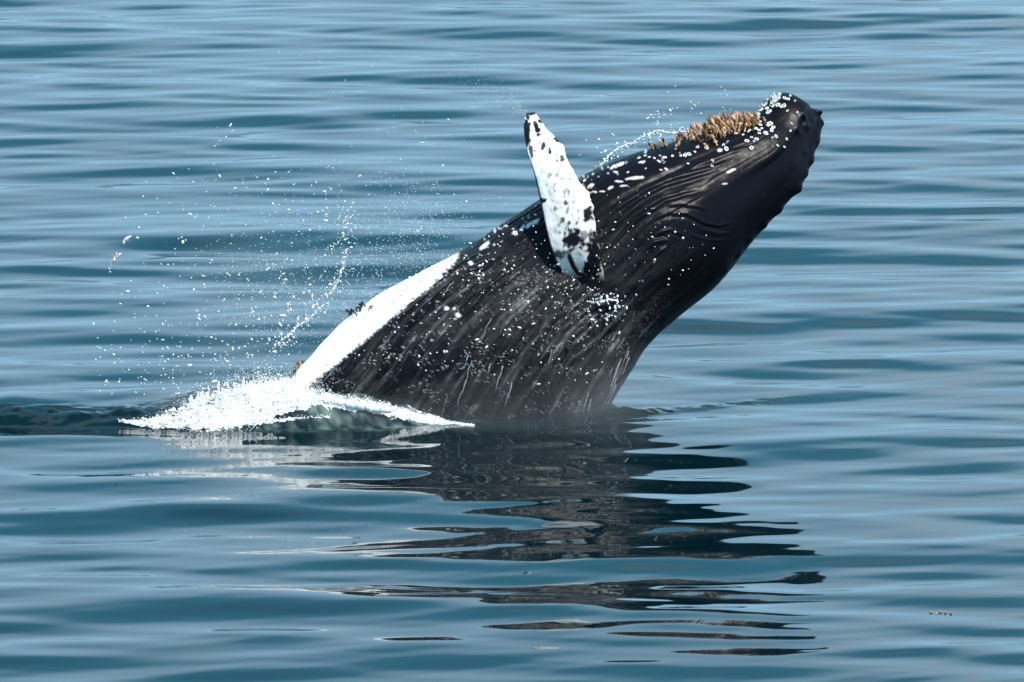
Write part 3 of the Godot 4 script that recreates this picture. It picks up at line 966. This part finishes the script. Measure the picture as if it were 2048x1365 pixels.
	for k in big.size():
		var b: Array = big[k]
		var p := at(b[0].x, b[0].y, b[2])
		if p.y < 0.03: continue
		var r: float = b[1] / PPM
		var basis := Basis.from_euler(Vector3(rng.randf() * 6, rng.randf() * 6, rng.randf() * 6)).scaled_local(Vector3(r * rng.randf_range(1.0, 1.7), r * 0.85, r * 0.9))
		if k < 240:
			var o := inst(numbered("water_drop"), drop_mesh, water)
			o.transform = Transform3D(basis, p)
			var key: String = b[3]
			if key == "left": key = "high" if b[0].y < 560.0 else ("low" if b[0].x < 420.0 else "left")
			var w: Array = words[key]
			tag(o, w[0], "water drop", w[1])
		else:
			fine_xf.append(Transform3D(basis, p))
	many("spray", blob_mesh(1.0, 5, 7, 0.15, 5), water, fine_xf, "fine spray of countless small drops round the whale", "spray")
	# the two long shreds of water at the left, and the ropes of water
	var shreds := [
		["splash_shred", [Vector2(245, 489), Vector2(251, 480), Vector2(262, 473)], 3.6, "pale shred of water at the top of the left arc", 0.2],
		["splash_shred", [Vector2(217, 541), Vector2(223, 528), Vector2(229, 517), Vector2(233, 508)], 2.4, "long thin shred of water under the topmost shred of the left arc", 0.2],
		["splash_rope", [Vector2(1188, 348), Vector2(1206, 326), Vector2(1228, 303), Vector2(1250, 290), Vector2(1272, 284)], 2.0, "curving rope of water rising from the whale's throat behind the flipper", 0.0],
		["splash_rope", [Vector2(1268, 282), Vector2(1290, 272), Vector2(1315, 262), Vector2(1345, 266), Vector2(1370, 263), Vector2(1392, 270)], 1.8, "rope of water trailing from the tan barnacles on the chin", 0.0],
		["splash_rope", [Vector2(560, 684), Vector2(590, 658), Vector2(622, 634), Vector2(652, 606)], 1.5, "rope of water slanting up from the low end of the white belly", -0.2],
		["splash_rope", [Vector2(660, 590), Vector2(676, 562), Vector2(684, 536), Vector2(692, 512)], 1.8, "rope of water standing above the middle of the white belly", -0.2],
		["splash_rope", [Vector2(1186, 606), Vector2(1202, 604), Vector2(1218, 600), Vector2(1236, 602)], 3.0, "white splash of water at the root of the raised flipper", 9.0],
	]
	for s in shreds:
		var pts := []
		var radii := []
		var src: Array = s[1]
		var fx := []
		var fy := []
		for p in src:
			fx.append(p.x)
			fy.append(p.y)
		var n := 14 * (src.size() - 1)
		for i in n + 1:
			var t := 1.0 * i / n * (src.size() - 1)
			var x := spline(fx, t) + rng.randfn(0, 0.7)
			var y := spline(fy, t) + rng.randfn(0, 0.9)
			var z: float = s[4]
			if z > 5.0: z = find(x, y)[3].z + 0.1
			pts.append(at_lean(x, y, rng.randfn(0, 0.01)) if z == 0.0 else at(x, y, z + rng.randfn(0, 0.01)))
			radii.append(maxf(0.002, s[2] / PPM * (0.5 + 0.5 * sin(PI * i / n)) * (0.75 + 0.9 * noise_b.get_noise_1d(i * 37.0 + s[2] * 100.0))))
		radii[0] = 0.001
		radii[n] = 0.001
		var g := strand(pts, radii)
		var o := inst(numbered(s[0]), mesh_of(g[0], g[1], PackedColorArray(), g[2]), water)
		tag(o, s[3], "splash")
	# water running down the flank: thin rivulets on the skin
	var v := PackedVector3Array()
	var nn := PackedVector3Array()
	var idx := PackedInt32Array()
	var film := material(Color(0.30, 0.32, 0.33), 0.3, 0.5)
	for k in 30:
		var px := rng.randf_range(640, 1270)
		var py := rng.randf_range(560, 830)
		if k < 14:                                            # along the lower back edge
			var t := rng.randf()
			px = lerpf(1290, 1205, t) - rng.randf_range(4, 40)
			py = lerpf(690, 815, t) + rng.randf_range(-8, 12)
		elif k < 22:
			px = rng.randf_range(900, 1190)
			py = rng.randf_range(700, 800)
		var f := find(px, py)
		if Vector2(px, py).distance_to(f[0]) > 8.0: continue
		if f[2] < 0.75: continue
		var s: float = f[1]
		var phi: float = f[2]
		var pts := []
		var radii := []
		var steps := rng.randi_range(5, 15)
		var w := rng.randf_range(0.4, 1.9) / PPM
		for i in steps:
			var p := skin(s, phi)
			if p.y < 0.02: break
			var a := (skin(s + 0.04, phi) - skin(s - 0.04, phi)) / 0.08
			var b := (skin(s, phi + 0.02) - skin(s, phi - 0.02)) / 0.04
			var n := b.cross(a).normalized()
			if n.z < 0.0: n = -n
			pts.append(p + n * 0.002)
			radii.append(w * (0.35 + 0.9 * absf(noise_b.get_noise_1d(i * 60.0 + k * 300.0)) + 0.3) * (1.0 - 0.8 * i / steps))
			var fall := (Vector3(1.3 * noise_b.get_noise_1d(i * 14.0 + k * 77.0), -1, 0) - a.normalized() * 1.1).slide(n).normalized() * 0.03
			var aa := a.dot(a)
			var ab := a.dot(b)
			var bb := b.dot(b)
			var det := aa * bb - ab * ab
			s += (fall.dot(a) * bb - fall.dot(b) * ab) / det
			phi += (fall.dot(b) * aa - fall.dot(a) * ab) / det
		if pts.size() < 4: continue
		var g := strand(pts, radii)
		var off := v.size()
		v.append_array(g[0])
		nn.append_array(g[1])
		for q in g[2]: idx.append(q + off)
	var run := inst("running_water", mesh_of(v, nn, PackedColorArray(), idx), film)
	tag(run, "thin white rivulets of water running down the black flank", "water", "", "stuff")

func build_mist():
	var m := FogMaterial.new()
	m.density = 0.022
	m.albedo = Color(0.95, 0.97, 1.0)
	var k := 0
	for f in [[Vector3(1.45, 0.3, 0.6), Vector3(2.2, 1.7, 1.6), 0.1, "pale mist hanging at the foot of the whale's back"], [Vector3(0.3, 0.25, 1.5), Vector3(4.4, 1.3, 0.9), 0.0, "thin mist before the whale's lower flank"], [Vector3(-4.0, 0.35, 0.6), Vector3(3.0, 1.1, 1.6), 0.0, "mist of spray over the white foam"], [Vector3(-4.0, 0.2, 0.9), Vector3(2.6, 0.75, 1.0), 0.2, "thick white haze of spray hugging the foam"], [Vector3(-2.4, 0.2, 1.25), Vector3(2.6, 0.5, 0.5), 0.2, "haze of spray along the foot of the flank"], [Vector3(-3.7, 1.5, -0.9), Vector3(2.8, 2.8, 1.2), 0.0, "faint haze of spray over the white belly"]]:
		var bank := Node3D.new()
		bank.name = "mist" if k == 0 else "mist_%03d" % k
		add_child(bank)
		bank.position = f[0]
		tag(bank, f[3], "mist", "", "stuff")
		var mm := m
		if f[2] > 0.15:
			mm = m.duplicate()
			mm.density = 0.11
		for q in 7:                                           # puffs one inside the other: thin at the rim
			var o := FogVolume.new()
			o.name = "puff"
			o.shape = RenderingServer.FOG_VOLUME_SHAPE_ELLIPSOID
			o.size = f[1] * (1.0 - 0.12 * q)
			o.material = mm
			bank.add_child(o, true)
			o.position = Vector3(-0.05 * q, -0.06 * q, 0.02 * q)
		k += 1

func build_seaweed():
	var m := material(Color(0.36, 0.25, 0.17), 0.6)
	var root := Node3D.new()
	root.name = "seaweed_scrap"
	add_child(root)
	var p := on_sea(1884, 1222)
	root.position = Vector3(p.x, sea_swell(p.x, p.z, 0.05), p.z)
	tag(root, "tiny broken scrap of brown seaweed floating on the empty water", "seaweed")
	for k in 5:
		var o := inst("frond" if k == 0 else "frond_%03d" % k, blob_mesh(1.0, 6, 8, 0.3, 40 + k), m, root)
		o.transform = Transform3D(Basis.from_euler(Vector3(0.1, k * 1.3, 0.2)).scaled_local(Vector3(0.022 + 0.006 * (k % 3), 0.008, 0.012)), Vector3(-0.13 + 0.06 * k, 0.012, 0.05 * sin(k * 2.0)))

const CLOUD := Vector3(42.3, 4, 11)

func sky_image() -> Image:                                    # thin bright haze low down, clear blue above, wisps of cloud all round
	var w := 768
	var h := 384
	var img := Image.create_empty(w, h, false, Image.FORMAT_RGBF)
	var n := FastNoiseLite.new()
	n.seed = 9
	n.frequency = 1.0
	n.fractal_octaves = 4
	for j in h:
		var up := (0.5 - (j + 0.5) / h) * 180.0
		for i in w:
			var a := TAU * (i + 0.5) / w
			var e := deg_to_rad(up)
			var d := Vector3(cos(a) * cos(e), sin(e) * 2.5, sin(a) * cos(e))
			var c := Color(0.42, 0.74, 1.0)
			var el := up + 5.0 * n.get_noise_3dv(d * 2.2)
			c = c.lerp(Color(0.13, 0.46, 0.70), smoothstep(11.0, 25.0, el))
			c = c.lerp(Color(0.10, 0.27, 0.45), smoothstep(25.0, 75.0, el))
			var wisp := smoothstep(0.02, 0.42, n.get_noise_3dv(d * 1.2 + CLOUD))
			c = c.lerp(Color(0.72, 0.80, 0.92), 0.45 * wisp)
			img.set_pixel(i, j, c)
	return img

func _ready():
	# camera
	var down := deg_to_rad(PITCH) + atan((WATER_ROW - 682.5) / FOCAL)
	eye = Vector3(0, DIST * sin(down), DIST * cos(down))
	var cam := Camera3D.new()
	cam.name = "camera"
	add_child(cam)
	cam.position = eye
	cam.rotation_degrees = Vector3(-PITCH, 0, 0)
	cam.keep_aspect = Camera3D.KEEP_HEIGHT
	cam.fov = rad_to_deg(2.0 * atan(682.5 / FOCAL))
	cam.near = 1.0
	cam.far = 20000.0
	cam.current = true
	# sky
	var env := Environment.new()
	env.background_mode = Environment.BG_SKY
	var sky := Sky.new()
	var sm := PanoramaSkyMaterial.new()
	sm.panorama = ImageTexture.create_from_image(sky_image())
	sm.energy_multiplier = 0.9
	sky.sky_material = sm
	env.sky = sky
	env.tonemap_mode = Environment.TONE_MAPPER_LINEAR
	env.tonemap_exposure = 1.3
	env.sdfgi_enabled = true
	env.ssao_enabled = true
	env.ssil_enabled = true
	env.volumetric_fog_enabled = true
	env.volumetric_fog_density = 0.0
	var we := WorldEnvironment.new()
	we.name = "world_environment"
	we.environment = env
	add_child(we)
	# sun: high overhead, a little towards the camera
	var sun := DirectionalLight3D.new()
	sun.name = "sun"
	add_child(sun)
	sun.look_at_from_position(Vector3(0.38, 0.87, 0.31) * 50.0, Vector3.ZERO)
	sun.light_color = Color(1.0, 0.97, 0.93)
	sun.light_energy = 1.5
	sun.light_angular_distance = 0.5
	sun.shadow_enabled = true
	# noise
	noise_a.seed = 11
	noise_a.frequency = 0.01
	noise_a.fractal_octaves = 3
	noise_b.seed = 23
	noise_b.frequency = 0.02
	noise_b.fractal_octaves = 3
	noise_c.seed = 37
	noise_c.frequency = 0.02
	noise_c.fractal_octaves = 2
	build_sea()
	build_whale()
	build_foam()
	build_spray()
	build_mist()
	build_seaweed()
